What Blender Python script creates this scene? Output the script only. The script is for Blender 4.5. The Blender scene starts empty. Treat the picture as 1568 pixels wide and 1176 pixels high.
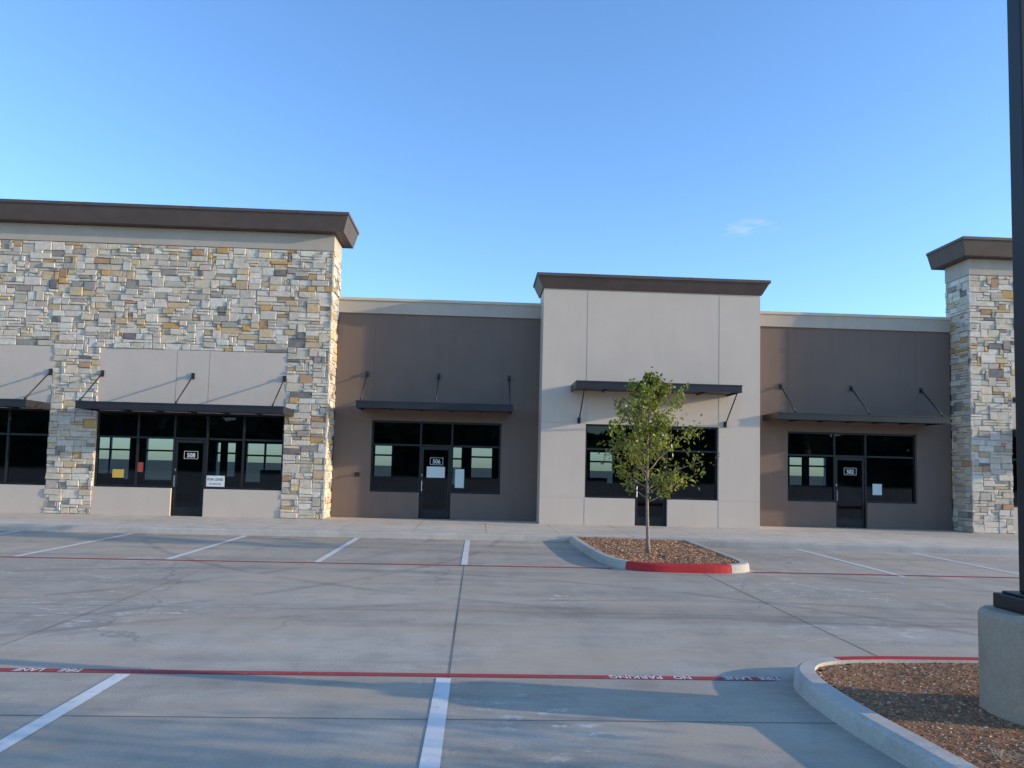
import bpy, math, random
from mathutils import Vector, Matrix
import mathutils
random.seed(7)
S=bpy.context.scene
S.view_settings.view_transform='Standard'
try: S.view_settings.look='None'
except: pass
S.view_settings.exposure=0
COL=bpy.context.collection
# ------------------------------------------------------------ helpers
class MB:
    def __init__(s): s.v=[];s.f=[];s.m=[];s.c=[]
    def face(s,pts,m=0,c=None):
        n=len(s.v);s.v+=[tuple(p) for p in pts];s.f.append(tuple(range(n,n+len(pts))));s.m.append(m);s.c.append(c)
    def box(s,x0,x1,y0,y1,z0,z1,m=0,c=None):
        n=len(s.v)
        s.v+=[(x0,y0,z0),(x1,y0,z0),(x1,y1,z0),(x0,y1,z0),(x0,y0,z1),(x1,y0,z1),(x1,y1,z1),(x0,y1,z1)]
        for q in ((0,3,2,1),(4,5,6,7),(0,1,5,4),(1,2,6,5),(2,3,7,6),(3,0,4,7)):
            s.f.append(tuple(n+i for i in q));s.m.append(m);s.c.append(c)
    def tube(s,pts,rad,seg=8,m=0,c=None,cap=True):
        n0=len(s.v);N=len(pts);pts=[Vector(p) for p in pts]
        for i,p in enumerate(pts):
            d=(pts[min(i+1,N-1)]-pts[max(i-1,0)]).normalized()
            a=d.orthogonal().normalized() if i==0 else (a-d*a.dot(d)).normalized()
            b=d.cross(a);r=rad[i] if isinstance(rad,(list,tuple)) else rad
            for k in range(seg):
                t=2*math.pi*k/seg;s.v.append(tuple(p+a*math.cos(t)*r+b*math.sin(t)*r))
        for i in range(N-1):
            for k in range(seg):
                k2=(k+1)%seg
                s.f.append((n0+i*seg+k,n0+i*seg+k2,n0+(i+1)*seg+k2,n0+(i+1)*seg+k));s.m.append(m);s.c.append(c)
        if cap:
            s.f.append(tuple(n0+k for k in range(seg))[::-1]);s.m.append(m);s.c.append(c)
            s.f.append(tuple(n0+(N-1)*seg+k for k in range(seg)));s.m.append(m);s.c.append(c)
    def obj(s,name,mats,parent=None,smooth=False,bevel=0):
        me=bpy.data.meshes.new(name);me.from_pydata(s.v,[],s.f);me.update()
        for mt in (mats if isinstance(mats,list) else [mats]): me.materials.append(mt)
        for p,mi in zip(me.polygons,s.m): p.material_index=mi;p.use_smooth=smooth
        if any(c is not None for c in s.c):
            a=me.attributes.new('col','FLOAT_COLOR','FACE')
            for i,c in enumerate(s.c): a.data[i].color=(c[0],c[1],c[2],1) if c else (1,1,1,1)
        o=bpy.data.objects.new(name,me);COL.objects.link(o)
        if parent: o.parent=parent
        if bevel:
            b=o.modifiers.new('b','BEVEL');b.width=bevel;b.segments=2;b.limit_method='ANGLE'
        return o
def empty(name,loc=(0,0,0)):
    o=bpy.data.objects.new(name,None);COL.objects.link(o);o.empty_display_size=.3;return o
def text(name,body,size,loc,rot,mat,parent,align='CENTER',ext=0.001,sx=1):
    c=bpy.data.curves.new(name,'FONT');c.body=body;c.size=size;c.align_x=align;c.extrude=ext;c.offset=size*0.015
    t=bpy.data.objects.new(name+'_tmp',c);COL.objects.link(t)
    bpy.context.view_layer.update()
    me=bpy.data.meshes.new_from_object(t);bpy.data.objects.remove(t)
    me.materials.clear();me.materials.append(mat)
    o=bpy.data.objects.new(name,me);COL.objects.link(o);o.location=loc;o.rotation_euler=rot;o.scale=(sx,1,1);o.parent=parent
    return o
# ------------------------------------------------------------ material helpers
class NT:
    def __init__(s,name):
        s.mat=bpy.data.materials.new(name);s.mat.use_nodes=True;s.t=s.mat.node_tree;s.n=s.t.nodes
        s.b=s.n['Principled BSDF'];s.out=s.n['Material Output'];s.tc=s.n.new('ShaderNodeTexCoord')
    def L(s,a,b): s.t.links.new(a,b)
    def map(s,scale=(1,1,1),rot=(0,0,0)):
        m=s.n.new('ShaderNodeMapping');m.inputs['Scale'].default_value=scale;m.inputs['Rotation'].default_value=rot
        s.L(s.tc.outputs['Object'],m.inputs['Vector']);return m.outputs[0]
    def noise(s,sc,det=4,vec=None,rough=.55,dist=0):
        x=s.n.new('ShaderNodeTexNoise');x.inputs['Scale'].default_value=sc;x.inputs['Detail'].default_value=det;x.inputs['Roughness'].default_value=rough;x.inputs['Distortion'].default_value=dist
        s.L(vec if vec else s.tc.outputs['Object'],x.inputs['Vector']);return x.outputs['Fac']
    def ramp(s,fac,stops):
        r=s.n.new('ShaderNodeValToRGB');e=r.color_ramp.elements
        e[0].position=stops[0][0];e[0].color=(*stops[0][1],1);e[1].position=stops[-1][0];e[1].color=(*stops[-1][1],1)
        for p,c in stops[1:-1]:
            q=e.new(p);q.color=(*c,1)
        s.L(fac,r.inputs[0]);return r.outputs[0]
    def mix(s,fac,a,b,mode='MIX'):
        m=s.n.new('ShaderNodeMix');m.data_type='RGBA';m.blend_type=mode
        for i,v in ((0,fac),(6,a),(7,b)):
            if isinstance(v,(int,float)): m.inputs[i].default_value=v
            elif isinstance(v,tuple): m.inputs[i].default_value=(*v,1)
            else: s.L(v,m.inputs[i])
        return m.outputs[2]
    def math(s,op,a,b=0.):
        m=s.n.new('ShaderNodeMath');m.operation=op
        for i,v in ((0,a),(1,b)):
            if isinstance(v,(int,float)): m.inputs[i].default_value=v
            else: s.L(v,m.inputs[i])
        return m.outputs[0]
    def bump(s,h,st=.3,d=.01):
        b=s.n.new('ShaderNodeBump');b.inputs['Strength'].default_value=st;b.inputs['Distance'].default_value=d
        s.L(h,b.inputs['Height']);s.L(b.outputs[0],s.b.inputs['Normal'])
    def color(s,c):
        if isinstance(c,tuple): s.b.inputs['Base Color'].default_value=(*c,1)
        else: s.L(c,s.b.inputs['Base Color'])
    def set(s,r=.8,metal=0,spec=.3):
        s.b.inputs['Roughness'].default_value=r;s.b.inputs['Metallic'].default_value=metal;s.b.inputs['Specular IOR Level'].default_value=spec
        return s.mat
g=lambda v:(v,v,v)
def stucco(name,c,var=.08,streak=.06):
    m=NT(name);n1=m.noise(1.1,5);n2=m.noise(1,3,m.map((3.5,3.5,.35)))
    a=m.ramp(n1,[(.3,tuple(x*(1-var) for x in c)),(.7,tuple(x*(1+var*.6) for x in c))])
    a=m.mix(1,a,m.ramp(n2,[(.3,g(1-streak)),(.65,g(1))]),'MULTIPLY')
    sp=m.noise(90,2);a=m.mix(1,a,m.ramp(sp,[(.3,g(.9)),(.6,g(1.03))]),'MULTIPLY')
    m.color(a);m.bump(m.noise(140,3),.35,.006);return m.set(.93,0,.15)
M_light=stucco('stucco_light',(.63,.525,.435),.04,.03)
M_band=stucco('stucco_band',(.50,.43,.355))
M_brown=stucco('stucco_brown',(.205,.152,.124),.05,.06)
M_coping=stucco('coping_cream',(.64,.55,.41),.03,.05)
def metal(name,c,r=.45,sp=.4):
    m=NT(name);a=m.ramp(m.noise(2.2,4),[(.3,tuple(x*.85 for x in c)),(.7,tuple(x*1.12 for x in c))]);m.color(a);m.bump(m.noise(30,2),.08,.002);return m.set(r,0,sp)
M_cornice=metal('cornice_bronze',(.108,.076,.064),.55)
M_bronze=metal('dark_bronze_metal',(.022,.021,.024),.42)
M_frame=metal('window_frame_black',(.012,.013,.015),.38)
M_pole=metal('pole_bronze',(.018,.017,.017),.4)
M_handle=NT('brushed_steel');M_handle.color((.5,.5,.5));M_handle=M_handle.set(.3,1)
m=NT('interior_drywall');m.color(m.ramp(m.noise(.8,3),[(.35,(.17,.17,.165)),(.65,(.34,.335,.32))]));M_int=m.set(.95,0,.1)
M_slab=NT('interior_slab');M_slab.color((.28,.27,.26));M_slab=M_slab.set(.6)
M_white=NT('sign_white');M_white.color((.75,.75,.73));M_white=M_white.set(.6)
M_jointd=NT('joint_sealant');M_jointd.color((.16,.14,.12));M_jointd=M_jointd.set(.9,0,.1)
M_stuccojoint=NT('stucco_reveal');M_stuccojoint.color((.47,.39,.33));M_stuccojoint=M_stuccojoint.set(.9,0,.1)
M_brownjoint=NT('stucco_reveal_brown');M_brownjoint.color((.16,.118,.096));M_brownjoint=M_brownjoint.set(.9,0,.1)
# stone
m=NT('stone_veneer');at=m.n.new('ShaderNodeAttribute');at.attribute_name='col'
n1=m.noise(7,6,rough=.7);a=m.mix(1,at.outputs['Color'],m.ramp(n1,[(.25,g(.78)),(.5,g(1)),(.75,g(1.14))]),'MULTIPLY')
n3=m.noise(3.1,4);a=m.mix(m.ramp(n3,[(.54,g(0)),(.70,g(.35))]),a,(.56,.40,.22))
m.color(a);m.bump(m.noise(22,6,rough=.7),.8,.03);M_stone=m.set(.92,0,.15)
m=NT('mortar');m.color((.56,.49,.40));m.bump(m.noise(60,4),.4,.01);M_mortar=m.set(.95,0,.1)
def glass(name,tint,seed):
    m=NT(name);m.n.remove(m.b)
    tr=m.n.new('ShaderNodeBsdfTransparent');tr.inputs[0].default_value=(*tint,1)
    gl=m.n.new('ShaderNodeBsdfGlossy');gl.inputs['Roughness'].default_value=.015;gl.inputs[0].default_value=(.9,.95,1,1)
    fr=m.n.new('ShaderNodeFresnel');fr.inputs[0].default_value=1.5
    bp=m.n.new('ShaderNodeBump');bp.inputs['Strength'].default_value=.04;bp.inputs['Distance'].default_value=.02
    m.L(m.noise(.9,2),bp.inputs['Height']);m.L(bp.outputs[0],gl.inputs['Normal'])
    mx=m.n.new('ShaderNodeMixShader');m.L(fr.outputs[0],mx.inputs[0]);m.L(tr.outputs[0],mx.inputs[1]);m.L(gl.outputs[0],mx.inputs[2]);m.L(mx.outputs[0],m.out.inputs[0])
    return m.mat
M_glass=glass('tinted_glass',(.23,.30,.36),1)
# concrete
def concrete(name,base,warm,stain=.5,panel=True):
    m=NT(name)
    n=m.noise(.16,6,rough=.6,dist=.4);c=m.ramp(n,[(.3,tuple(x*.84 for x in base)),(.5,base),(.7,warm)])
    st=m.noise(1,6,m.map((.09,.9,1),(0,0,.05)),rough=.65);c=m.mix(stain,c,m.ramp(st,[(.28,g(.60)),(.5,g(1)),(.75,g(1.16))]),'MULTIPLY')
    st2=m.noise(1,5,m.map((1.2,.12,1),(0,0,.25)),rough=.6);c=m.mix(stain*.6,c,m.ramp(st2,[(.3,g(.76)),(.55,g(1)),(.8,g(1.1))]),'MULTIPLY')
    mo=m.noise(2.3,7,rough=.7);c=m.mix(.8,c,m.ramp(mo,[(.3,g(.78)),(.5,g(1)),(.72,g(1.14))]),'MULTIPLY')
    sp=m.noise(45,4,rough=.7);c=m.mix(.7,c,m.ramp(sp,[(.3,g(.78)),(.5,g(1)),(.7,g(1.16))]),'MULTIPLY')
    if panel:
        tn=m.noise(.75,6,m.map((.6,1.5,1)),rough=.65,dist=.5);c=m.mix(m.ramp(tn,[(.47,g(0)),(.62,g(.6))]),c,(.50,.385,.265))
        sx=m.n.new('ShaderNodeSeparateXYZ');m.L(m.tc.outputs['Object'],sx.inputs[0])
        fx=m.math('FLOOR',m.math('DIVIDE',m.math('ADD',sx.outputs[0],.2),4.25));fy=m.math('FLOOR',m.math('DIVIDE',m.math('ADD',sx.outputs[1],-1.48),4.0))
        cb=m.n.new('ShaderNodeCombineXYZ');m.L(fx,cb.inputs[0]);m.L(fy,cb.inputs[1])
        w=m.n.new('ShaderNodeTexWhiteNoise');w.noise_dimensions='3D';m.L(cb.outputs[0],w.inputs[0])
        c=m.mix(1,c,m.ramp(w.outputs['Value'],[(0,g(.95)),(1,g(1.05))]),'MULTIPLY')
        sc=m.noise(3.1,9,m.map((1,1.9,1)),rough=.8);lo=m.noise(.27,2)
        k=m.math('MULTIPLY',m.ramp(sc,[(.55,g(0)),(.60,g(1))]),m.ramp(lo,[(.52,g(0)),(.62,g(.8))]))
        c=m.mix(k,c,(.70,.65,.57))
        dk=m.noise(3.2,6,rough=.75);k2=m.ramp(dk,[(.63,g(0)),(.71,g(.5))]);c=m.mix(k2,c,(.19,.16,.13))
        # grime along the kerb gutter
        gt=m.math('MULTIPLY',m.ramp(m.math('ABSOLUTE',m.math('SUBTRACT',sx.outputs[1],18.3)),[(0,g(.5)),(.5,g(0))]),m.ramp(m.noise(1.5,5,rough=.7),[(.4,g(0)),(.6,g(1))]))
        c=m.mix(gt,c,(.20,.165,.13))
        for (ox,oy,rr) in ((-3,2,11),(12,20,9),(3,-2,12.5),(14.5,10.5,4.2),(-14,20,13),(-14,20,14.6),(6,24,15)):
            vs=m.n.new('ShaderNodeVectorMath');vs.operation='DISTANCE';m.L(m.tc.outputs['Object'],vs.inputs[0]);vs.inputs[1].default_value=(ox,oy,0)
            dd=m.math('ABSOLUTE',m.math('SUBTRACT',vs.outputs['Value'],rr))
            kk=m.math('MULTIPLY',m.ramp(dd,[(.0,g(.5)),(.13,g(0))]),m.ramp(m.noise(.5,4,rough=.6),[(.41,g(0)),(.56,g(1))]))
            c=m.mix(kk,c,(.19,.165,.14))
        vo=m.n.new('ShaderNodeTexVoronoi');vo.feature='DISTANCE_TO_EDGE';vo.inputs['Scale'].default_value=.17
        wv=m.n.new('ShaderNodeVectorMath');wv.operation='ADD'
        nn=m.n.new('ShaderNodeTexNoise');nn.inputs['Scale'].default_value=1.1;nn.inputs['Detail'].default_value=5;m.L(m.tc.outputs['Object'],nn.inputs['Vector'])
        m.L(m.tc.outputs['Object'],wv.inputs[0]);m.L(nn.outputs['Color'],wv.inputs[1]);m.L(wv.outputs[0],vo.inputs['Vector'])
        ck=m.math('MULTIPLY',m.ramp(vo.outputs['Distance'],[(.0,g(1)),(.0025,g(0))]),m.ramp(m.noise(.3,2),[(.5,g(0)),(.58,g(.5))]))
        c=m.mix(ck,c,(.14,.13,.12))
    m.color(c);m.bump(m.noise(70,5,rough=.7),.35,.006);return m.set(.82,0,.25)
M_lot=concrete('parking_concrete',(.455,.385,.305),(.54,.435,.32),.85)
M_walk=concrete('sidewalk_concrete',(.66,.56,.44),(.70,.59,.46),.25,False)
M_kerb=concrete('kerb_concrete',(.50,.445,.38),(.55,.48,.40),.4,False)
M_ped=concrete('pedestal_concrete',(.38,.295,.215),(.44,.345,.25),.3,False)
m=NT('dry_ground');m.color(m.ramp(m.noise(.05,6),[(.3,(.16,.14,.09)),(.7,(.22,.20,.13))]));M_ground=m.set(.95,0,.1)
def paint(name,c,under=(.40,.36,.30),lo=.60,hi=.68):
    m=NT(name);w=m.noise(9,8,rough=.75);k=m.ramp(w,[(lo,g(0)),(hi,g(.8))])
    a=m.ramp(m.noise(2,4),[(.3,tuple(x*.86 for x in c)),(.7,c)]);m.color(m.mix(k,a,under));m.bump(m.noise(60,4),.2,.004);return m.set(.6,0,.3)
M_wpaint=paint('white_paint',(.80,.76,.70),lo=.56)
M_rpaint=paint('red_paint',(.44,.055,.055),lo=.57)
M_rkerb=paint('red_kerb_paint',(.52,.03,.03),lo=.66,hi=.72)
m=NT('mulch');c=m.ramp(m.noise(14,6,rough=.7),[(.3,(.22,.11,.055)),(.5,(.38,.20,.11)),(.7,(.52,.31,.18))]);m.color(c);m.bump(m.noise(40,5,rough=.8),1,.04);M_mulch=m.set(.95,0,.1)
m=NT('mulch_chips');at=m.n.new('ShaderNodeAttribute');at.attribute_name='col';m.color(at.outputs['Color']);M_chip=m.set(.9,0,.15)
m=NT('bark');m.color(m.ramp(m.noise(25,5),[(.3,(.20,.155,.12)),(.7,(.38,.31,.25))]));m.bump(m.noise(60,4),.5,.006);M_bark=m.set(.9,0,.1)
m=NT('leaves');at=m.n.new('ShaderNodeAttribute');at.attribute_name='col';m.n.remove(m.b)
d=m.n.new('ShaderNodeBsdfDiffuse');t=m.n.new('ShaderNodeBsdfTranslucent');gl=m.n.new('ShaderNodeBsdfGlossy');gl.inputs['Roughness'].default_value=.4
m.L(at.outputs['Color'],d.inputs[0]);m.L(at.outputs['Color'],t.inputs[0]);mx=m.n.new('ShaderNodeMixShader');mx.inputs[0].default_value=.45
m.L(d.outputs[0],mx.inputs[1]);m.L(t.outputs[0],mx.inputs[2]);m2=m.n.new('ShaderNodeMixShader');m2.inputs[0].default_value=.03
m.L(mx.outputs[0],m2.inputs[1]);m.L(gl.outputs[0],m2.inputs[2]);m.L(m2.outputs[0],m.out.inputs[0]);M_leaf=m.mat
# ------------------------------------------------------------ ground
b=MB();b.face([(-900,-900,-.004),(900,-900,-.004),(900,900,-.004),(-900,900,-.004)]);b.obj('ground',M_ground)
b=MB();b.face([(-70,-60,0),(90,-60,0),(90,50,0),(-70,50,0)]);b.obj('parking_lot_pavement',M_lot)
jt=MB();zj=.003
for i in range(-12,16):
    x=-.2+4.25*i;hw=.0065 if i in (0,1) else .003
    y=-40
    while y<18:   # slightly wandering saw cuts
        y2=min(y+1.5,18.7 if x<2 else 17)
        if y2<=y: break
        w1=hw*random.uniform(.7,1.2);jt.face([(x-w1,y,zj),(x+w1,y,zj),(x+w1,y2,zj),(x-w1,y2,zj)]);y=y2
for k in range(-9,5):
    y=1.48+4.0*k;y=min(y,18.0) if k<4 else 16.9
    x=-50
    while x<70:
        jt.face([(x,y-.004,zj+.001),(x+4.25,y-.004,zj+.001),(x+4.25,y+.004,zj+.001),(x,y+.004,zj+.001)]);x+=4.25
jt.obj('pavement_joints',M_jointd)
# ------------------------------------------------------------ kerbs
def catmull(P,n=8):
    out=[]
    P=[Vector(p) for p in P]
    for i in range(len(P)-1):
        p0=P[max(i-1,0)];p1=P[i];p2=P[i+1];p3=P[min(i+2,len(P)-1)]
        for k in range(n):
            t=k/n;out.append(.5*((2*p1)+(-p0+p2)*t+(2*p0-5*p1+4*p2-p3)*t*t+(-p0+3*p1-3*p2+p3)*t**3))
    out.append(P[-1]);return out
def offs(P,d):
    out=[]
    for i,p in enumerate(P):
        t=(P[min(i+1,len(P)-1)]-P[max(i-1,0)]).normalized();out.append(p+Vector((-t.y,t.x))*d)
    return out
def sweep(b,P,prof,red=None):
    rows=[[(q.x,q.y,z) for q in offs(P,d)] for d,z in prof]
    for i in range(len(P)-1):
        mid=(P[i]+P[i+1])/2
        for k in range(len(prof)-1):
            mi=1 if (red and red(mid,k)) else 0
            b.face([rows[k][i],rows[k][i+1],rows[k+1][i+1],rows[k+1][i]],mi)
    b.face([r[0] for r in rows]);b.face([r[-1] for r in rows][::-1])
prof=[(0,0),(.012,.115),(.022,.137),(.045,.150),(.16,.150),(.165,.03)]
K=[Vector(p) for p in [(-60,18.55),(-20,18.55),(2.0,18.6),(5.2,18.25),(14,17.35),(20,17.0),(70,17.0)]]
b=MB();sweep(b,K,prof);b.obj('street_kerb',[M_kerb,M_rkerb])
Ki=offs(K,.16)
b=MB();b.face([(p.x,p.y,.148) for p in Ki]+[(70,31.4,.148),(-60,31.4,.148)]);b.obj('sidewalk',M_walk)
b=MB()
x=-40
while x<40:
    yk=18.8 if x<2 else (18.8-(x-2)*.12 if x<16 else 17.2)
    b.face([(x-.004,yk,.151),(x+.004,yk,.151),(x+.004,22.28,.151),(x-.004,22.28,.151)]);x+=1.83
b.face([(-60,20.6,.1515),(70,20.6,.1515),(70,20.608,.1515),(-60,20.608,.1515)])
b.obj('sidewalk_joints',M_jointd)
def inside(poly,x,y):
    c=False;n=len(poly)
    for i in range(n):
        x1,y1=poly[i][:2];x2,y2=poly[(i+1)%n][:2]
        if (y1>y)!=(y2>y) and x<(x2-x1)*(y-y1)/(y2-y1)+x1: c=not c
    return c
def chip(b,x,y,z,s,c):
    a=random.random()*6.28;l=s*random.uniform(.7,1.6);w=s*random.uniform(.35,.8);h=s*random.uniform(.3,.7)
    ca,sa=math.cos(a),math.sin(a);tz=random.uniform(-.4,.4)
    P=[(-l,-w,0),(l,-w,0),(l,w,0),(-l,w,0)];T=[(-l*.7,-w*.7,h),(l*.7,-w*.6,h*1.1),(l*.6,w*.7,h),(-l*.7,w*.6,h*.8)]
    f=lambda p:(x+p[0]*ca-p[1]*sa,y+p[0]*sa+p[1]*ca,z+p[2]+p[0]*tz)
    P=[f(p) for p in P];T=[f(p) for p in T]
    b.face(T,0,c)
    for i in range(4): b.face([P[i],P[(i+1)%4],T[(i+1)%4],T[i]],0,c)
chipc=[(.42,.21,.11),(.50,.27,.15),(.30,.15,.08),(.58,.38,.24),(.38,.19,.10),(.19,.10,.06)]
def bed(name,poly,zb,n,size,parent,amp=.02,box=None):
    xs=[p[0] for p in poly];ys=[p[1] for p in poly]
    st=.12;b=MB()
    def h(x,y): return zb+amp*mathutils.noise.noise(Vector((x*1.3,y*1.3,3)))
    b.face([(p[0],p[1],zb-.012-amp) for p in poly])
    nx=int((max(xs)-min(xs))/st)+2;ny=int((max(ys)-min(ys))/st)+2
    for i in range(nx):
        for j in range(ny):
            x=min(xs)-.05+i*st;y=min(ys)-.05+j*st
            if inside(poly,x+st/2,y+st/2):
                b.face([(x,y,h(x,y)),(x+st,y,h(x+st,y)),(x+st,y+st,h(x+st,y+st)),(x,y+st,h(x,y+st))])
    b.obj(name+'_surface',M_mulch,parent)
    b=MB();bx=box or (min(xs),max(xs),min(ys),max(ys));k=0
    while k<n:
        x=random.uniform(bx[0],bx[1]);y=random.uniform(bx[2],bx[3])
        if not inside(poly,x,y): k+=.3;continue
        k+=1;c=random.choice(chipc);q=random.uniform(.7,1.2);chip(b,x,y,h(x,y)-.003,size*random.uniform(.5,1.3),tuple(v*q for v in c))
    b.obj(name+'_chips',M_chip,parent)
prof2=[(0,.0),(.012,.115),(.024,.134),(.05,.147),(.17,.147),(.175,.03)]
P=catmull([(2.28,18.52),(2.30,17.2),(2.34,15.8),(2.42,14.6),(2.62,13.85),(3.0,13.45),(3.7,13.36),(4.5,13.38),(4.95,13.62),(5.12,14.1),(5.16,15.2),(5.18,16.8),(5.2,18.2)],6)
isl=empty('landscape_island')
b=MB();sweep(b,P,prof2,lambda mid,k:(2.72<mid.x<4.62 and mid.y<13.85 and k<4));b.obj('kerb',[M_kerb,M_rkerb],isl,smooth=False)
Pi=[(p.x,p.y) for p in offs(P,.17)]
bed('mulch',Pi,.125,6500,.022,isl,.03)
P2=catmull([(60,6.95),(30,6.95),(12,6.95),(5,6.95),(3.6,6.93),(3.05,6.80),(2.76,6.48),(2.66,6.0),(2.66,5.3),(2.72,4.6),(2.78,3.5),(2.8,0),(2.8,-3)],6)
isl2=empty('landscape_island')
b=MB();sweep(b,P2,prof2,lambda mid,k:(mid.y>6.88 and k<4));b.obj('kerb',[M_kerb,M_rkerb],isl2)
Pi2=[(p.x,p.y) for p in offs(P2,.17)]+[(60,-3)]
Pn=[p for p in Pi2 if p[0]<9]+[(9,-3),]
Pn=[(9,6.78)]+Pn
bed('mulch',Pn,.12,15000,.011,isl2,.03,(2.8,6.2,3.6,6.9))
b=MB()
for cx,cy,n in ((3.55,4.62,26),(3.2,4.5,14),(4.1,4.4,16)):
    for i in range(n):
        a=random.random()*6.28;l=random.uniform(.05,.14);x=cx+random.gauss(0,.03);y=cy+random.gauss(0,.03);h=random.uniform(.01,.07)
        b.tube([(x,y,.12),(x+math.cos(a)*l*.5,y+math.sin(a)*l*.5,.13+h),(x+math.cos(a)*l,y+math.sin(a)*l,.125+h*.6)],[.0018,.0015,.0007],4,0,(.50,.42,.28))
b.obj('dry_weeds',M_chip,isl2)
# ------------------------------------------------------------ markings
mk=empty('road_markings')
b=MB();z=.0045
def line(x,y0,y1,w=.12,dx=0): b.face([(x-w/2,y0,z),(x+w/2,y0,z),(x+w/2+dx,y1,z),(x-w/2+dx,y1,z)])
for i in range(0,14): line(-.2-2.66*i,13.87,18.45)
for i in range(0,14): line(7.72+2.62*i,13.35,17.9 if i<1 else 17.55 if i<2 else 17.3 if i<3 else 17)
for i in range(0,12): line(-.24-2.66*i,1.2,6.52,.125)
b.obj('stall_lines',M_wpaint,mk)
b=MB()
z=.005
b.face([(-60,13.73,z),(2.5,13.73,z),(2.5,13.83,z),(-60,13.83,z)])
b.face([(5.05,13.56,z),(60,12.41,z),(60,12.51,z),(5.05,13.66,z)])
b.face([(-60,6.56,z),(2.62,6.56,z),(2.72,6.66,z),(-60,6.66,z)])
b.obj('fire_lane_stripe',M_rpaint,mk)
r180=(0,0,math.pi)
for nm,x in (('FIRE',2.60),('LANE',2.32),('NO',1.83),('PARKING',1.42),('FIRE',-3.38),('LANE',-3.72),('NO',-4.25),('PARKING',-4.66)):
    text('letters_'+nm.lower(),nm,.125,(x,6.656,.0065),r180,M_wpaint,mk,ext=.0003,sx=.8 if nm!='PARKING' else .9)
# ------------------------------------------------------------ building
B=empty('retail_strip_building')
def wall(b,x0,x1,z0,z1,y0,y1,ops,m=0):
    xs=sorted(set([x0,x1]+[v for o in ops for v in o[:2] if x0<v<x1]))
    for i in range(len(xs)-1):
        a,c=xs[i],xs[i+1];mid=(a+c)/2
        iv=sorted([(o[2],o[3]) for o in ops if o[0]<mid<o[1]]);cur=z0
        mer=[]
        for lo,hi in iv:
            if mer and lo<=mer[-1][1]+1e-6: mer[-1]=(mer[-1][0],max(hi,mer[-1][1]))
            else: mer.append((lo,hi))
        for lo,hi in mer:
            if lo>cur+1e-6: b.box(a,c,y0,y1,cur,lo,m)
            cur=max(cur,hi)
        if cur<z1-1e-6: b.box(a,c,y0,y1,cur,z1,m)
F=.15
frames=MB();glassm=MB();handles=MB();num=[]
def storefront(x0,x1,y,zs,zh,dx0,dx1,mull,number,trans=2.38):
    w=.055;d=.11
    frames.box(x0,x1,y,y+d,zh-w,zh)
    for a,c in ((x0,dx0),(dx1,x1)):
        frames.box(a,c,y,y+d,zs,zs+w)
        frames.box(a+w,c,y+.002,y+d-.002,trans,trans+w)
    frames.box(x0,x0+w,y,y+d,zs+w,zh-w);frames.box(x1-w,x1,y,y+d,zs+w,zh-w)
    for mx in mull: 
        frames.box(mx-w/2,mx+w/2,y-.002,y+d,zs+w,zh-w)
    frames.box(dx0-w/2,dx0+w/2,y-.003,y+d,F,zh-w);frames.box(dx1-w/2,dx1+w/2,y-.003,y+d,F,zh-w)
    frames.box(dx0+w/2,dx1-w/2,y-.001,y+d,trans,trans+w)
    a,c=dx0+w/2+.006,dx1-w/2-.006;yy=y+.02
    frames.box(a,a+.07,yy,yy+.045,F+.015,trans-.01);frames.box(c-.07,c,yy,yy+.045,F+.015,trans-.01)
    frames.box(a+.07,c-.07,yy,yy+.045,F+.015,F+.26);frames.box(a+.07,c-.07,yy,yy+.045,trans-.10,trans-.01)
    glassm.face([(a+.07,yy+.02,F+.26),(c-.07,yy+.02,F+.26),(c-.07,yy+.02,trans-.1),(a+.07,yy+.02,trans-.1)])
    handles.tube([(a+.035,yy,1.0),(a+.035,yy-.06,1.0),(a+.035,yy-.06,1.32),(a+.035,yy,1.32)],.013,8)
    handles.box(a+.02,a+.05,yy-.006,yy,1.45,1.52)
    yg=y+.05
    for p,q in ((x0,dx0),(dx1,x1)): glassm.face([(p,yg,zs),(q,yg,zs),(q,yg,zh),(p,yg,zh)])
    glassm.face([(dx0,yg+.03,trans),(dx1,yg+.03,trans),(dx1,yg+.03,zh),(dx0,yg+.03,zh)])
    cx=(dx0+dx1)/2
    if number:
        text('suite_number',number,.18,(cx+.02,yy+.008,1.86),(math.pi/2,0,0),M_white,B,ext=.002,sx=.9)
        for q in ((-.19,.19,2.03,2.04),(-.19,.19,1.815,1.825),(-.2,-.19,1.815,2.04),(.19,.2,1.815,2.04)):
            num.append((cx+.02+q[0],cx+.02+q[1],yy+.006,yy+.010,q[2],q[3]))
canopy=MB();rods=MB();dl=MB()
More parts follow.
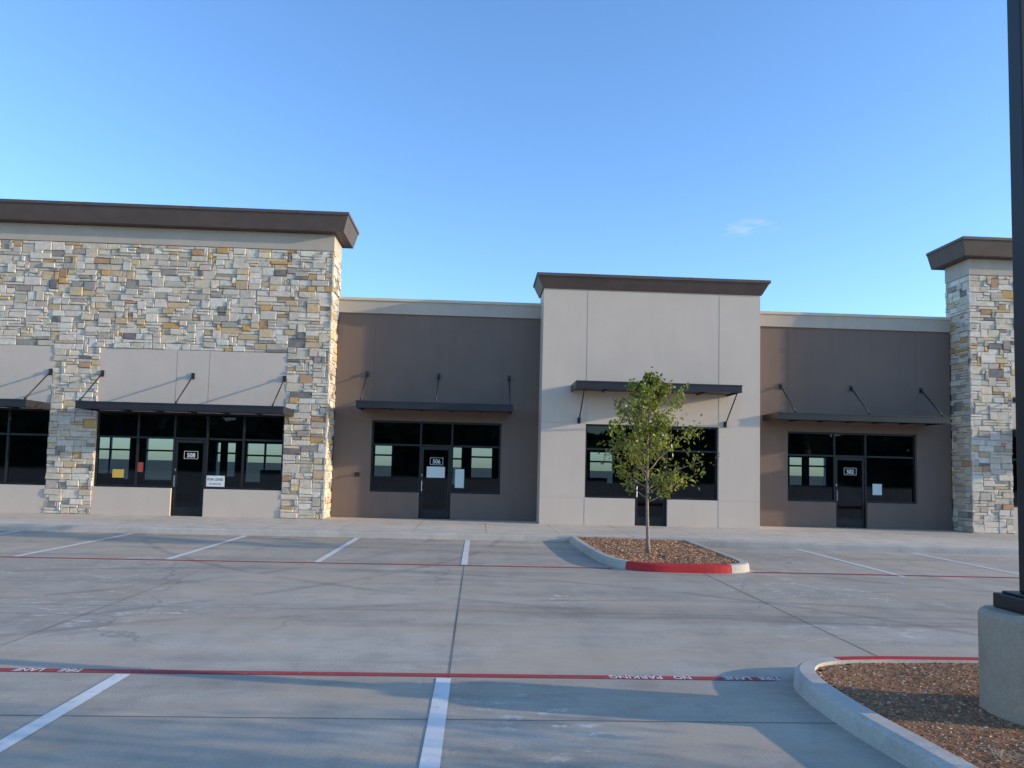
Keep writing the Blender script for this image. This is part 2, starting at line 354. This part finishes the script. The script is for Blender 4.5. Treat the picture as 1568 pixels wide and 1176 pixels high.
def awning(x0,x1,yw,z0,z1,depth,struts,zatt,below=False):
    yf=yw-depth;t=.05
    canopy.box(x0,x1,yf,yf+t,z0,z1);canopy.box(x0,x0+t,yf+t,yw,z0,z1);canopy.box(x1-t,x1,yf+t,yw,z0,z1)
    canopy.box(x0-.012,x1+.012,yf-.012,yf,z1-.035,z1+.006);canopy.box(x0-.01,x1+.01,yf-.01,yf,z0-.004,z0+.03)
    canopy.box(x0+t,x1-t,yf+t,yw,z0+.05,z0+.13)
    n=int((x1-x0)/1.0)
    for i in range(1,n+1):
        x=x0+(x1-x0)*i/(n+1);canopy.box(x-.02,x+.02,yf+t,yw,z0+.01,z0+.05)
    for x in struts:
        za=zatt
        if below:
            p=(x,yw-.03,za);q=(x,yf+.12,z0+.02)
        else:
            p=(x,yw-.03,za);q=(x,yf+.07,z1+.03)
        rods.tube([p,q],.019,8);canopy.box(x-.045,x+.045,yw-.03,yw-.002,za-.09,za+.09)
        canopy.box(x-.012,x+.012,yw-.09,yw-.03,za-.04,za+.04)
        if not below: canopy.box(x-.014,x+.014,yf+.03,yf+.12,z1-.01,z1+.07)
seams=MB()
def cornice(x0,x1,yf,yb,z0,z1,oh,name,left=True,right=True,slope=.17):
    b=MB()
    def ring(o,z): return [(x0-o,yf-o,z),(x1+o,yf-o,z),(x1+o,yb,z),(x0-o,yb,z)]
    lv=[(0.0,z0),(oh-slope,z0),(oh-.03,z1-.09),(oh,z1-.085),(oh,z1),(oh-.3,z1+.01)]
    R=[ring(o,z) for o,z in lv]
    for a,c in zip(R[:-1],R[1:]):
        for i in range(4): b.face([a[i],a[(i+1)%4],c[(i+1)%4],c[i]])
    b.face(R[-1]);b.face(R[0][::-1])
    x=x0+1.4
    while x<x1-.3:
        seams.box(x-.006,x+.006,yf-oh-.003,yf-oh+.02,z1-.085,z1+.004);x+=3.05
    o=b.obj(name,M_cornice,B);return o
lightst=MB();band=MB();brown=MB();mortar=MB();reveal=MB();breveal=MB();sub=MB()
pal=[((.64,.56,.46),30),((.70,.63,.53),26),((.58,.50,.40),18),((.50,.435,.355),8),((.35,.31,.27),4.5),((.21,.19,.185),2.4),((.60,.45,.28),6),((.58,.36,.15),3.6),((.46,.28,.17),2.2),((.66,.56,.42),12)]
tot=sum(w for _,w in pal)
def scol():
    r=random.random()*tot
    for c,w in pal:
        r-=w
        if r<0: break
    q=random.uniform(.90,1.08);return tuple(min(.78,v*q*random.uniform(.98,1.02)) for v in c)
stones=MB()
def grid(segs,cell):
    out=[segs[0]]
    for a,c in zip(segs[:-1],segs[1:]):
        n=max(1,round((c-a)/cell));out+=[a+(c-a)*i/n for i in range(1,n+1)]
    return out
def pack(us,vs,mask,place):
    nu,nv=len(us)-1,len(vs)-1;used=[[mask((us[i]+us[i+1])/2,(vs[j]+vs[j+1])/2) for j in range(nv)] for i in range(nu)]
    order=[(i,j) for j in range(nv) for i in range(nu)]
    for i,j in order:
        if used[i][j]: continue
        w=random.choices([1,2,3,4,5],[1.5,6,6,4,1.2])[0];h=random.choices([1,2,3],[5,6,1.6])[0]
        if h==3: w=min(w,4)
        if w==1 and h==1: w=2
        while w>1 and (i+w>nu or any(used[i+k][j] for k in range(w))): w-=1
        while h>1 and (j+h>nv or any(used[i+k][j+l] for k in range(w) for l in range(h))): h-=1
        for k in range(w):
            for l in range(h): used[i+k][j+l]=True
        place(us[i],us[i+w],vs[j],vs[j+h])
def stone(u0,u1,v0,v1,fn):
    gq=.006;u0+=gq;u1-=gq;v0+=gq;v1-=gq;d=random.uniform(.035,.070);c=scol();e=.012
    jt=lambda:random.uniform(-.009,.009)
    O=[(u0+jt(),v0+jt()),(u1+jt(),v0+jt()),(u1+jt(),v1+jt()),(u0+jt(),v1+jt())]
    s=[(1,1),(-1,1),(-1,-1),(1,-1)]
    I=[(O[k][0]+s[k][0]*e*random.uniform(.6,2),O[k][1]+s[k][1]*e*random.uniform(.6,1.6),d+random.uniform(-.014,.008)) for k in range(4)]
    A=[fn(p[0],p[1],0) for p in O];Bq=[fn(p[0],p[1],d-.012) for p in O];Cq=[fn(*p) for p in I]
    n=len(stones.v);stones.v+=A+Bq+Cq
    fs=[(n+8,n+9,n+10,n+11)]
    for k in range(4):
        k2=(k+1)%4;fs.append((n+k,n+k2,n+4+k2,n+4+k));fs.append((n+4+k,n+4+k2,n+8+k2,n+8+k))
    for q in fs: stones.f.append(q);stones.m.append(0);stones.c.append(c)
YS=22.36   # substrate plane
CU,CV=.122,.088
def block(xl,xr,nums):
    if nums[0]=='L': p1=(-17.85,-12.45);p2=(-11.12,-5.72)
    else: p1=(16.35,21.75);p2=(23.08,28.48)
    ops=[]
    for (a,c) in (p1,p2):
        dc=a+2.70; d0,d1=dc-.47,dc+.47
        ops+=[(a,c,.95,3.16),(d0,d1,F,2.9)]
    wall(sub,xl+.06,xr-.06,F,5.6,YS,YS+.25,ops)
    sub.box(xl+.06,xr-.06,YS,23.5,5.6,8.12)
    for a,c in ((xl+.06,xl+.3),(xr-.3,xr-.06)): sub.box(a,c,YS+.25,23.3,F,5.6)
    band.box(xl+.02,xr-.02,22.31,23.52,8.12,8.62)
    for (a,c),nb in zip((p1,p2),nums[1:]):
        dc=a+2.70;d0,d1=dc-.47,dc+.47
        lightst.box(a,c,YS-.03,YS,3.16,5.0)
        lightst.box(a,d0,YS-.03,YS,F,.95);lightst.box(d1,c,YS-.03,YS,F,.95)
        for xx in (dc-.47,dc+.47): reveal.box(xx-.006,xx+.006,YS-.034,YS-.03,3.4,5.0)
        storefront(a,c,YS+.04,.95,3.16,d0,d1,[a+1.18,c-1.18],nb)
        awning(a+.02,c+.27 if nums[0]=='L' and nb=='508' else c+.02,22.33,3.13,3.33,1.22,[a+.10,dc,c-.05],4.24)
    us=grid([xl,p1[0],p1[1],p2[0],p2[1],xr],CU);vs=grid([F,.95,3.16,5.0,8.10],CV)
    def mask(u,v): return (p1[0]<u<p1[1] or p2[0]<u<p2[1]) and v<5.0
    pack(us,vs,mask,lambda u0,u1,v0,v1:stone(u0,u1,v0,v1,lambda u,v,d:(u,YS-d,v)))
    ys=grid([22.30,23.30],CU);ys2=grid([22.30,23.5],CU)
    for xx,sg in ((xl+.06,-1),(xr-.06,1)):
        pack(ys,grid([F,6.9],CV),lambda u,v:False,lambda u0,u1,v0,v1:stone(u0,u1,v0,v1,lambda u,v,d:(xx+sg*d,u,v)))
        pack(ys2,grid([6.96,8.10],CV),lambda u,v:False,lambda u0,u1,v0,v1:stone(u0,u1,v0,v1,lambda u,v,d:(xx+sg*d,u,v)))
    cornice(xl,xr,22.30,23.75,8.63,9.17,.46,'cornice')
block(-19.1,-4.45,('L',None,'508'))
block(15.05,29.7,('R',None,None))
# -- tower
ops=[(3.19,7.22,.95,3.15),(4.70,5.68,F,2.9)]
wall(lightst,1.85,8.48,F,5.6,22.30,22.55,ops)
lightst.box(1.85,8.48,22.30,23.6,5.6,7.24)
lightst.box(1.85,2.1,22.55,23.3,F,5.6);lightst.box(8.23,8.48,22.55,23.3,F,5.6)
for xx in (3.19,7.22):
    reveal.box(xx-.007,xx+.007,22.296,22.30,3.16,7.23);reveal.box(xx-.007,xx+.007,22.296,22.30,F,.94)
for a,c,zz in ((1.85,3.19,3.17),(7.22,8.48,3.17),(1.85,3.19,.95),(7.22,8.48,.95)): reveal.box(a,c,22.2965,22.30,zz-.006,zz+.006)
storefront(3.19,7.22,22.42,.95,3.15,4.70,5.68,[],None)
awning(2.72,7.50,22.30,4.09,4.30,1.2,[2.98,7.41],3.24,below=True)
cornice(1.85,8.48,22.30,23.7,7.22,7.64,.24,'cornice',slope=.20)
cop=MB()
def recess(xa,xb,win,door,nb,aw,st):
    ops=[(win[0],win[1],.95,3.15)] if win else []
    if door: ops.append((door[0],door[1],F,2.9))
    wall(brown,xa,xb,F,6.47,23.30,23.52,ops)
    band.box(xa,xb,23.24,23.56,6.47,6.86);cop.box(xa,xb,23.20,23.60,6.86,6.95)
    if win:
        storefront(win[0],win[1],23.40,.95,3.15,door[0],door[1],[],nb)
        awning(aw[0],aw[1],23.30,3.44,3.64,1.2,st,4.56)
        for xx in win: breveal.box(xx-.006,xx+.006,23.297,23.30,3.16,6.46)
recess(-4.45,1.85,(-3.30,.70),(-1.79,-.82),'506',(-3.62,.99),[-3.5,-1.29,.90])
recess(8.48,15.05,(9.75,13.93),(11.30,12.31),'502',(8.95,14.27),[9.52,11.80,14.08])
recess(-40,-19.1,(-27,-22.8),(-25.4,-24.4),'510',(-27.3,-22.5),[-27.1,-24.9,-22.7])
recess(29.7,50,(32,36.2),(33.6,34.6),'500',(31.7,36.5),[31.9,34.1,36.3])
shell=MB()
backops=[]
for a,c,z0,z1 in ((-15.6,-14.0,.9,2.7),(-13.4,-12.2,.9,2.7),(-10.6,-9.8,1.1,2.55),(-9.4,-7.9,.9,2.55),(-4.25,-3.5,1.25,2.6),(-1.15,-.65,1.0,2.6),(-.3,.6,1.3,2.6),(4.6,5.6,1.2,2.55),(13.0,14.6,1.3,2.55),(16.4,17.2,1.2,2.45),(20,22,1,2.5),(-22,-20,1,2.5)):
    backops.append((a,c,z0,z1))
wall(shell,-40,50,F,6.3,31.0,31.2,backops)
shell.box(-40,50,23.53,31.0,3.5,3.6);
shell.box(-40.2,-40,23.3,31.2,F,6.47);shell.box(50,50.2,23.3,31.2,F,6.47)
shell.box(-40,50,23.57,31.2,6.3,6.38)
bfr=MB()
for a,c,z0,z1 in backops:
    n=max(1,int((c-a)/.7))
    for i in range(n+1):
        x=a+(c-a)*i/n;bfr.box(x-.035,x+.035,30.95,31.05,z0,z1)
    zz=z0+(z1-z0)*.68;bfr.box(a,c,30.952,31.048,zz-.035,zz+.035);bfr.box(a,c,30.951,31.049,z1-.05,z1);bfr.box(a,c,30.951,31.049,z0,z0+.05)
bfr.obj('rear_window_frames',M_white,B)
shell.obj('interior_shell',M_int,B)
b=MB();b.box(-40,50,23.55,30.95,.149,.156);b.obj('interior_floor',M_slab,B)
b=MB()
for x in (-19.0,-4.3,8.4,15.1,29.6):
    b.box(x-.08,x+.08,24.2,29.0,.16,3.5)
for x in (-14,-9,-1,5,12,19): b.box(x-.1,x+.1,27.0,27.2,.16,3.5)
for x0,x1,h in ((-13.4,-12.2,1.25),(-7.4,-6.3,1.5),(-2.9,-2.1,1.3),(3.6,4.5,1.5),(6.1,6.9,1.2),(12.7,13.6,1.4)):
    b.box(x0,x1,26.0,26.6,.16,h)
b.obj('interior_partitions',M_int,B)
sub.obj('wall_substrate',M_mortar,B);stones.obj('stone_veneer',M_stone,B)
lightst.obj('light_stucco_walls',M_light,B);band.obj('stucco_band',M_band,B);brown.obj('brown_stucco_walls',M_brown,B)
cop.obj('parapet_coping',M_coping,B,bevel=.01);reveal.obj('stucco_reveals',M_stuccojoint,B);breveal.obj('stucco_reveals_brown',M_brownjoint,B)
canopy.obj('awnings',M_bronze,B);rods.obj('awning_rods',M_bronze,B,smooth=True);seams.obj('cornice_seams',M_frame,B)
frames.obj('window_frames',M_frame,B);glassm.obj('window_glass',M_glass,B);handles.obj('door_handles',M_handle,B)
b=MB()
for q in num: b.box(*q)
b.obj('suite_number_rules',M_white,B)
b=MB();b.box(-7.93,-7.40,22.43,22.436,1.02,1.34);b.obj('for_lease_sign',M_white,B)
mt=NT('sign_ink');mt.color((.05,.12,.10));mt=mt.set(.6)
text('for_lease_lettering','FOR LEASE',.095,(-7.665,22.428,1.20),(math.pi/2,0,0),mt,B,ext=.0005)
text('phone_lettering','972 555 0142',.06,(-7.665,22.428,1.08),(math.pi/2,0,0),mt,B,ext=.0005)
mpz=NT('poster_pale');mpz.color((.62,.70,.66));mpz=mpz.set(.7)
b=MB();b.box(-1.58,-1.02,23.412,23.417,1.42,1.76);b.box(-.70,-.42,23.43,23.435,1.12,1.70);b.box(12.55,12.85,23.43,23.435,1.2,1.55);b.obj('window_posters',mpz,B)
my=NT('reflection_yellow');my.color((.65,.42,.08));my=my.set(.7)
b=MB();b.box(-10.62,-10.30,22.43,22.435,1.22,1.46);b.obj('yellow_reflection',my,B)  # small yellow panel stands in for a coloured reflection in the glass
mr_=NT('reflection_red');mr_.color((.36,.08,.06));mr_=mr_.set(.7)
b=MB();b.box(-9.93,-9.76,22.43,22.435,1.40,1.68);b.obj('red_reflection',mr_,B)  # red panel, a reflected spot of colour put in as a flat piece
b=MB();b.box(-3.76,-3.62,23.285,23.30,1.40,1.53);b.tube([(-3.69,23.29,1.47),(-3.69,23.2,1.47),(-3.69,23.18,1.42)],.018,8);b.tube([(-3.735,23.2,1.5),(-3.645,23.2,1.5)],.012,6);b.obj('hose_bib',M_bronze,B)
# ------------------------------------------------------------ lamp
Lm=empty('street_lamp');cx,cy=4.09,5.38
b=MB();R=.36;prof3=[(R,.02),(R,.80),(R-.012,.825),(R-.035,.84),(0.001,.842)]
seg=64
for (r0,z0),(r1,z1) in zip(prof3[:-1],prof3[1:]):
    for k in range(seg):
        a,c=2*math.pi*k/seg,2*math.pi*(k+1)/seg
        b.face([(cx+r0*math.cos(a),cy+r0*math.sin(a),z0),(cx+r0*math.cos(c),cy+r0*math.sin(c),z0),(cx+r1*math.cos(c),cy+r1*math.sin(c),z1),(cx+r1*math.cos(a),cy+r1*math.sin(a),z1)])
o=b.obj('concrete_pedestal',M_ped,Lm)
b=MB();b.box(cx-.19,cx+.19,cy-.19,cy+.19,.842,.95);b.box(cx-.15,cx+.15,cy-.15,cy+.15,.95,.97);b.obj('base_cover',M_pole,Lm,bevel=.012)
b=MB();b.box(cx-.072,cx+.072,cy-.072,cy+.072,.97,7.3);b.obj('pole',M_pole,Lm,bevel=.012)
b=MB();b.box(cx-.085,cx+.085,cy-.085,cy+.085,7.3,7.34)
for s in (-1,1):
    b.box(cx-.03,cx+.03,cy+s*.072 if s>0 else cy-.35,cy+.35 if s>0 else cy-.072,7.1,7.16)
    b.box(cx-.2,cx+.2,cy+.35 if s>0 else cy-.95,cy+.95 if s>0 else cy-.35,7.07,7.19)
b.obj('lamp_heads',M_pole,Lm,bevel=.02)
# ------------------------------------------------------------ trees
def tree(x0,y0,z0,H,seed,nl=5200,W=1.0,scale=1.0):
    rnd=random.Random(seed);T=empty('young_tree')
    b=MB();lv=MB()
    N=12;tr=[]
    for i in range(N+1):
        t=i/N;tr.append(Vector((x0+.03*math.sin(t*4+seed)-.02*t,y0+.03*math.cos(t*3),z0+t*(H-.12))))
    b.tube(tr,[.036*(1-.86*(i/N))+.003+(.02 if i==0 else 0) for i in range(N+1)],10)
    tips=[]
    def rad(t): return W*(.35+.85*math.sin(min(1,t*1.9+.25)*math.pi/2)*1.0)*(1-t)**.75+.08
    nb=34
    for k in range(nb):
        t=(k+.5)/nb;zz=.27+.70*t;i=min(N-1,int(zz*N));fr=zz*N-i;p=tr[i].lerp(tr[i+1],fr)
        a=k*2.4+rnd.uniform(-.4,.4);L=rad(t)*rnd.uniform(.55,1.25);up=rnd.uniform(.35,1.0)
        d=Vector((math.cos(a),math.sin(a),up)).normalized();pts=[p];q=p.copy();dd=d.copy()
        for s in range(5):
            dd=(dd+Vector((rnd.uniform(-.25,.25),rnd.uniform(-.25,.25),rnd.uniform(-.12,.18)))).normalized();q=q+dd*L/5*1.1;pts.append(q.copy())
        r0=.015*(1-.6*t);b.tube(pts,[r0*(1-.8*s/5)+.0015 for s in range(6)],6)
        for s in range(1,6): tips.append((pts[s],L*.13,s))
        for w in range(4):
            s=rnd.randint(2,5);q=pts[s].copy();dd=Vector((rnd.uniform(-1,1),rnd.uniform(-1,1),rnd.uniform(-.3,1))).normalized();tw=[q.copy()]
            for u in range(3): 
                dd=(dd+Vector((rnd.uniform(-.3,.3),)*3)).normalized();q=q+dd*L*.13;tw.append(q.copy());tips.append((q.copy(),L*.10,6))
            b.tube(tw,[.004,.003,.002,.001],4)
    for k in range(6): tips.append((tr[-1]+Vector((0,0,-.08*k)),.07,6))
    b.obj('trunk_and_limbs',M_bark,T,smooth=True)
    clump=[rnd.uniform(.0,1)**1.5 for _ in tips]
    idx=rnd.choices(range(len(tips)),[c*(1 if tips[i][2]>3 else .22) for i,c in enumerate(clump)],k=nl)
    tone=[rnd.uniform(.7,1.3) for _ in tips]
    for i in idx:
        c,r,_=tips[i];r=max(r,.055)
        p=c+Vector((rnd.gauss(0,r),rnd.gauss(0,r),rnd.gauss(0,r*.9)))
        n=Vector((rnd.gauss(0,1),rnd.gauss(0,1),rnd.gauss(0,.7))).normalized();u=n.orthogonal().normalized();u.rotate(Matrix.Rotation(rnd.random()*6.28,3,n));v=n.cross(u)
        l=rnd.uniform(.028,.05)*scale;w=l*.42;q=rnd.uniform(.6,1.3)*tone[i];h=rnd.random()
        col=(.175*q+.06*h,.215*q+.04*h,.035*q) if h<.9 else (.34*q,.30*q,.05)
        lv.face([p-u*l,p-u*l*.2+v*w,p+u*l*.45+v*w*.7,p+u*l,p+u*l*.45-v*w*.7,p-u*l*.2-v*w],0,col)
    lv.obj('leaves',M_leaf,T)
    return T
tree(3.51,15.29,.12,3.80,3,4800,1.0,1.15)
tree(8.6,3.0,.12,3.6,11,4200,.9)
rnd=random.Random(5);b=MB()  # unseen trees added behind the camera so the window panes reflect dark
x=-170
while x<190:
    H=rnd.uniform(8,12);R0=rnd.uniform(5,7.5);y=-85+rnd.uniform(-6,6)
    for k in range(240):
        th=rnd.random()*6.28;ph=rnd.uniform(-1,1);rr=R0*rnd.uniform(.6,1.05)
        p=Vector((x+rr*math.cos(th)*math.sqrt(1-ph*ph),y+rr*.8*math.sin(th)*math.sqrt(1-ph*ph),H*.48+H*.5*ph*rnd.uniform(.85,1.05)))
        n=Vector((rnd.gauss(0,.5),1,rnd.gauss(0,.5))).normalized();u=n.orthogonal().normalized();v=n.cross(u);s=rnd.uniform(.8,1.7);q=rnd.uniform(.5,1.3)
        b.face([p-u*s,p-v*s*.8,p+u*s*.9,p+v*s],0,(.05*q,.075*q,.025*q))
    b.tube([(x,y,0),(x,y,H*.6)],[.4,.2],6,0,(.08,.06,.045))
    x+=rnd.uniform(4,6.5)
b.obj('unseen_reflected_trees',M_leaf)
# ------------------------------------------------------------ camera
cam=bpy.data.cameras.new('camera');co=bpy.data.objects.new('camera',cam);COL.objects.link(co)
yaw=math.radians(2.5);pit=math.radians(3.9);rol=math.radians(1.4)
Rm=Matrix.Rotation(-yaw,3,'Z')@Matrix.Rotation(math.radians(90)+pit,3,'X')@Matrix.Rotation(rol,3,'Z')
co.matrix_world=Matrix.Translation((0,0,1.8))@Rm.to_4x4()
cam.sensor_width=36;cam.lens=36*1150/1568;cam.shift_y=49/1568;cam.clip_end=3000;cam.clip_start=.05
S.camera=co
# ------------------------------------------------------------ light
el=math.radians(11.5);az=math.atan2(5.5,-1)
sd=Vector((math.sin(az)*math.cos(el),math.cos(az)*math.cos(el),math.sin(el)))
sl=bpy.data.lights.new('sun','SUN');sl.energy=5;sl.angle=math.radians(.5);sl.color=(1,.82,.57)
so=bpy.data.objects.new('sun',sl);COL.objects.link(so);so.rotation_euler=sd.to_track_quat('Z','Y').to_euler();so.location=(30,-10,20)
w=bpy.data.worlds.new('World');S.world=w;w.use_nodes=True;nt=w.node_tree;bg=nt.nodes['Background']
sk=nt.nodes.new('ShaderNodeTexSky');sk.sky_type='NISHITA';sk.sun_disc=False;sk.sun_elevation=el;sk.sun_rotation=az
sk.air_density=1.0;sk.dust_density=.4;sk.ozone_density=2.0;sk.altitude=0
mx=nt.nodes.new('ShaderNodeMix');mx.data_type='RGBA';mx.blend_type='MULTIPLY';mx.inputs[0].default_value=1
mx.inputs[7].default_value=(1.62,2.08,2.70,1);nt.links.new(sk.outputs[0],mx.inputs[6])
tc=nt.nodes.new('ShaderNodeTexCoord');dirv=(Rm@Vector(((1145-784)/1150,-(349-637)/1150,-1))).normalized()
sub_=nt.nodes.new('ShaderNodeVectorMath');sub_.operation='SUBTRACT';nt.links.new(tc.outputs['Generated'],sub_.inputs[0]);sub_.inputs[1].default_value=dirv
mp=nt.nodes.new('ShaderNodeMapping');mp.inputs['Scale'].default_value=(1,1,3.5);nt.links.new(sub_.outputs[0],mp.inputs[0])
ln=nt.nodes.new('ShaderNodeVectorMath');ln.operation='LENGTH';nt.links.new(mp.outputs[0],ln.inputs[0])
mr=nt.nodes.new('ShaderNodeMapRange');nt.links.new(ln.outputs['Value'],mr.inputs[0]);mr.inputs[1].default_value=.042;mr.inputs[2].default_value=.0;mr.inputs[3].default_value=0;mr.inputs[4].default_value=1
nz=nt.nodes.new('ShaderNodeTexNoise');nz.inputs['Scale'].default_value=30;nz.inputs['Detail'].default_value=7;mp2=nt.nodes.new('ShaderNodeMapping');mp2.inputs['Scale'].default_value=(1,1,5);nt.links.new(tc.outputs['Generated'],mp2.inputs[0]);nt.links.new(mp2.outputs[0],nz.inputs['Vector'])
mr2=nt.nodes.new('ShaderNodeMapRange');nt.links.new(nz.outputs['Fac'],mr2.inputs[0]);mr2.inputs[1].default_value=.44;mr2.inputs[2].default_value=.78
mm=nt.nodes.new('ShaderNodeMath');mm.operation='MULTIPLY';nt.links.new(mr.outputs[0],mm.inputs[0]);nt.links.new(mr2.outputs[0],mm.inputs[1])
mc=nt.nodes.new('ShaderNodeMix');mc.data_type='RGBA';nt.links.new(mm.outputs[0],mc.inputs[0]);nt.links.new(mx.outputs[2],mc.inputs[6]);mc.inputs[7].default_value=(5.2,5.9,6.7,1)
nt.links.new(mc.outputs[2],bg.inputs[0]);bg.inputs[1].default_value=.15
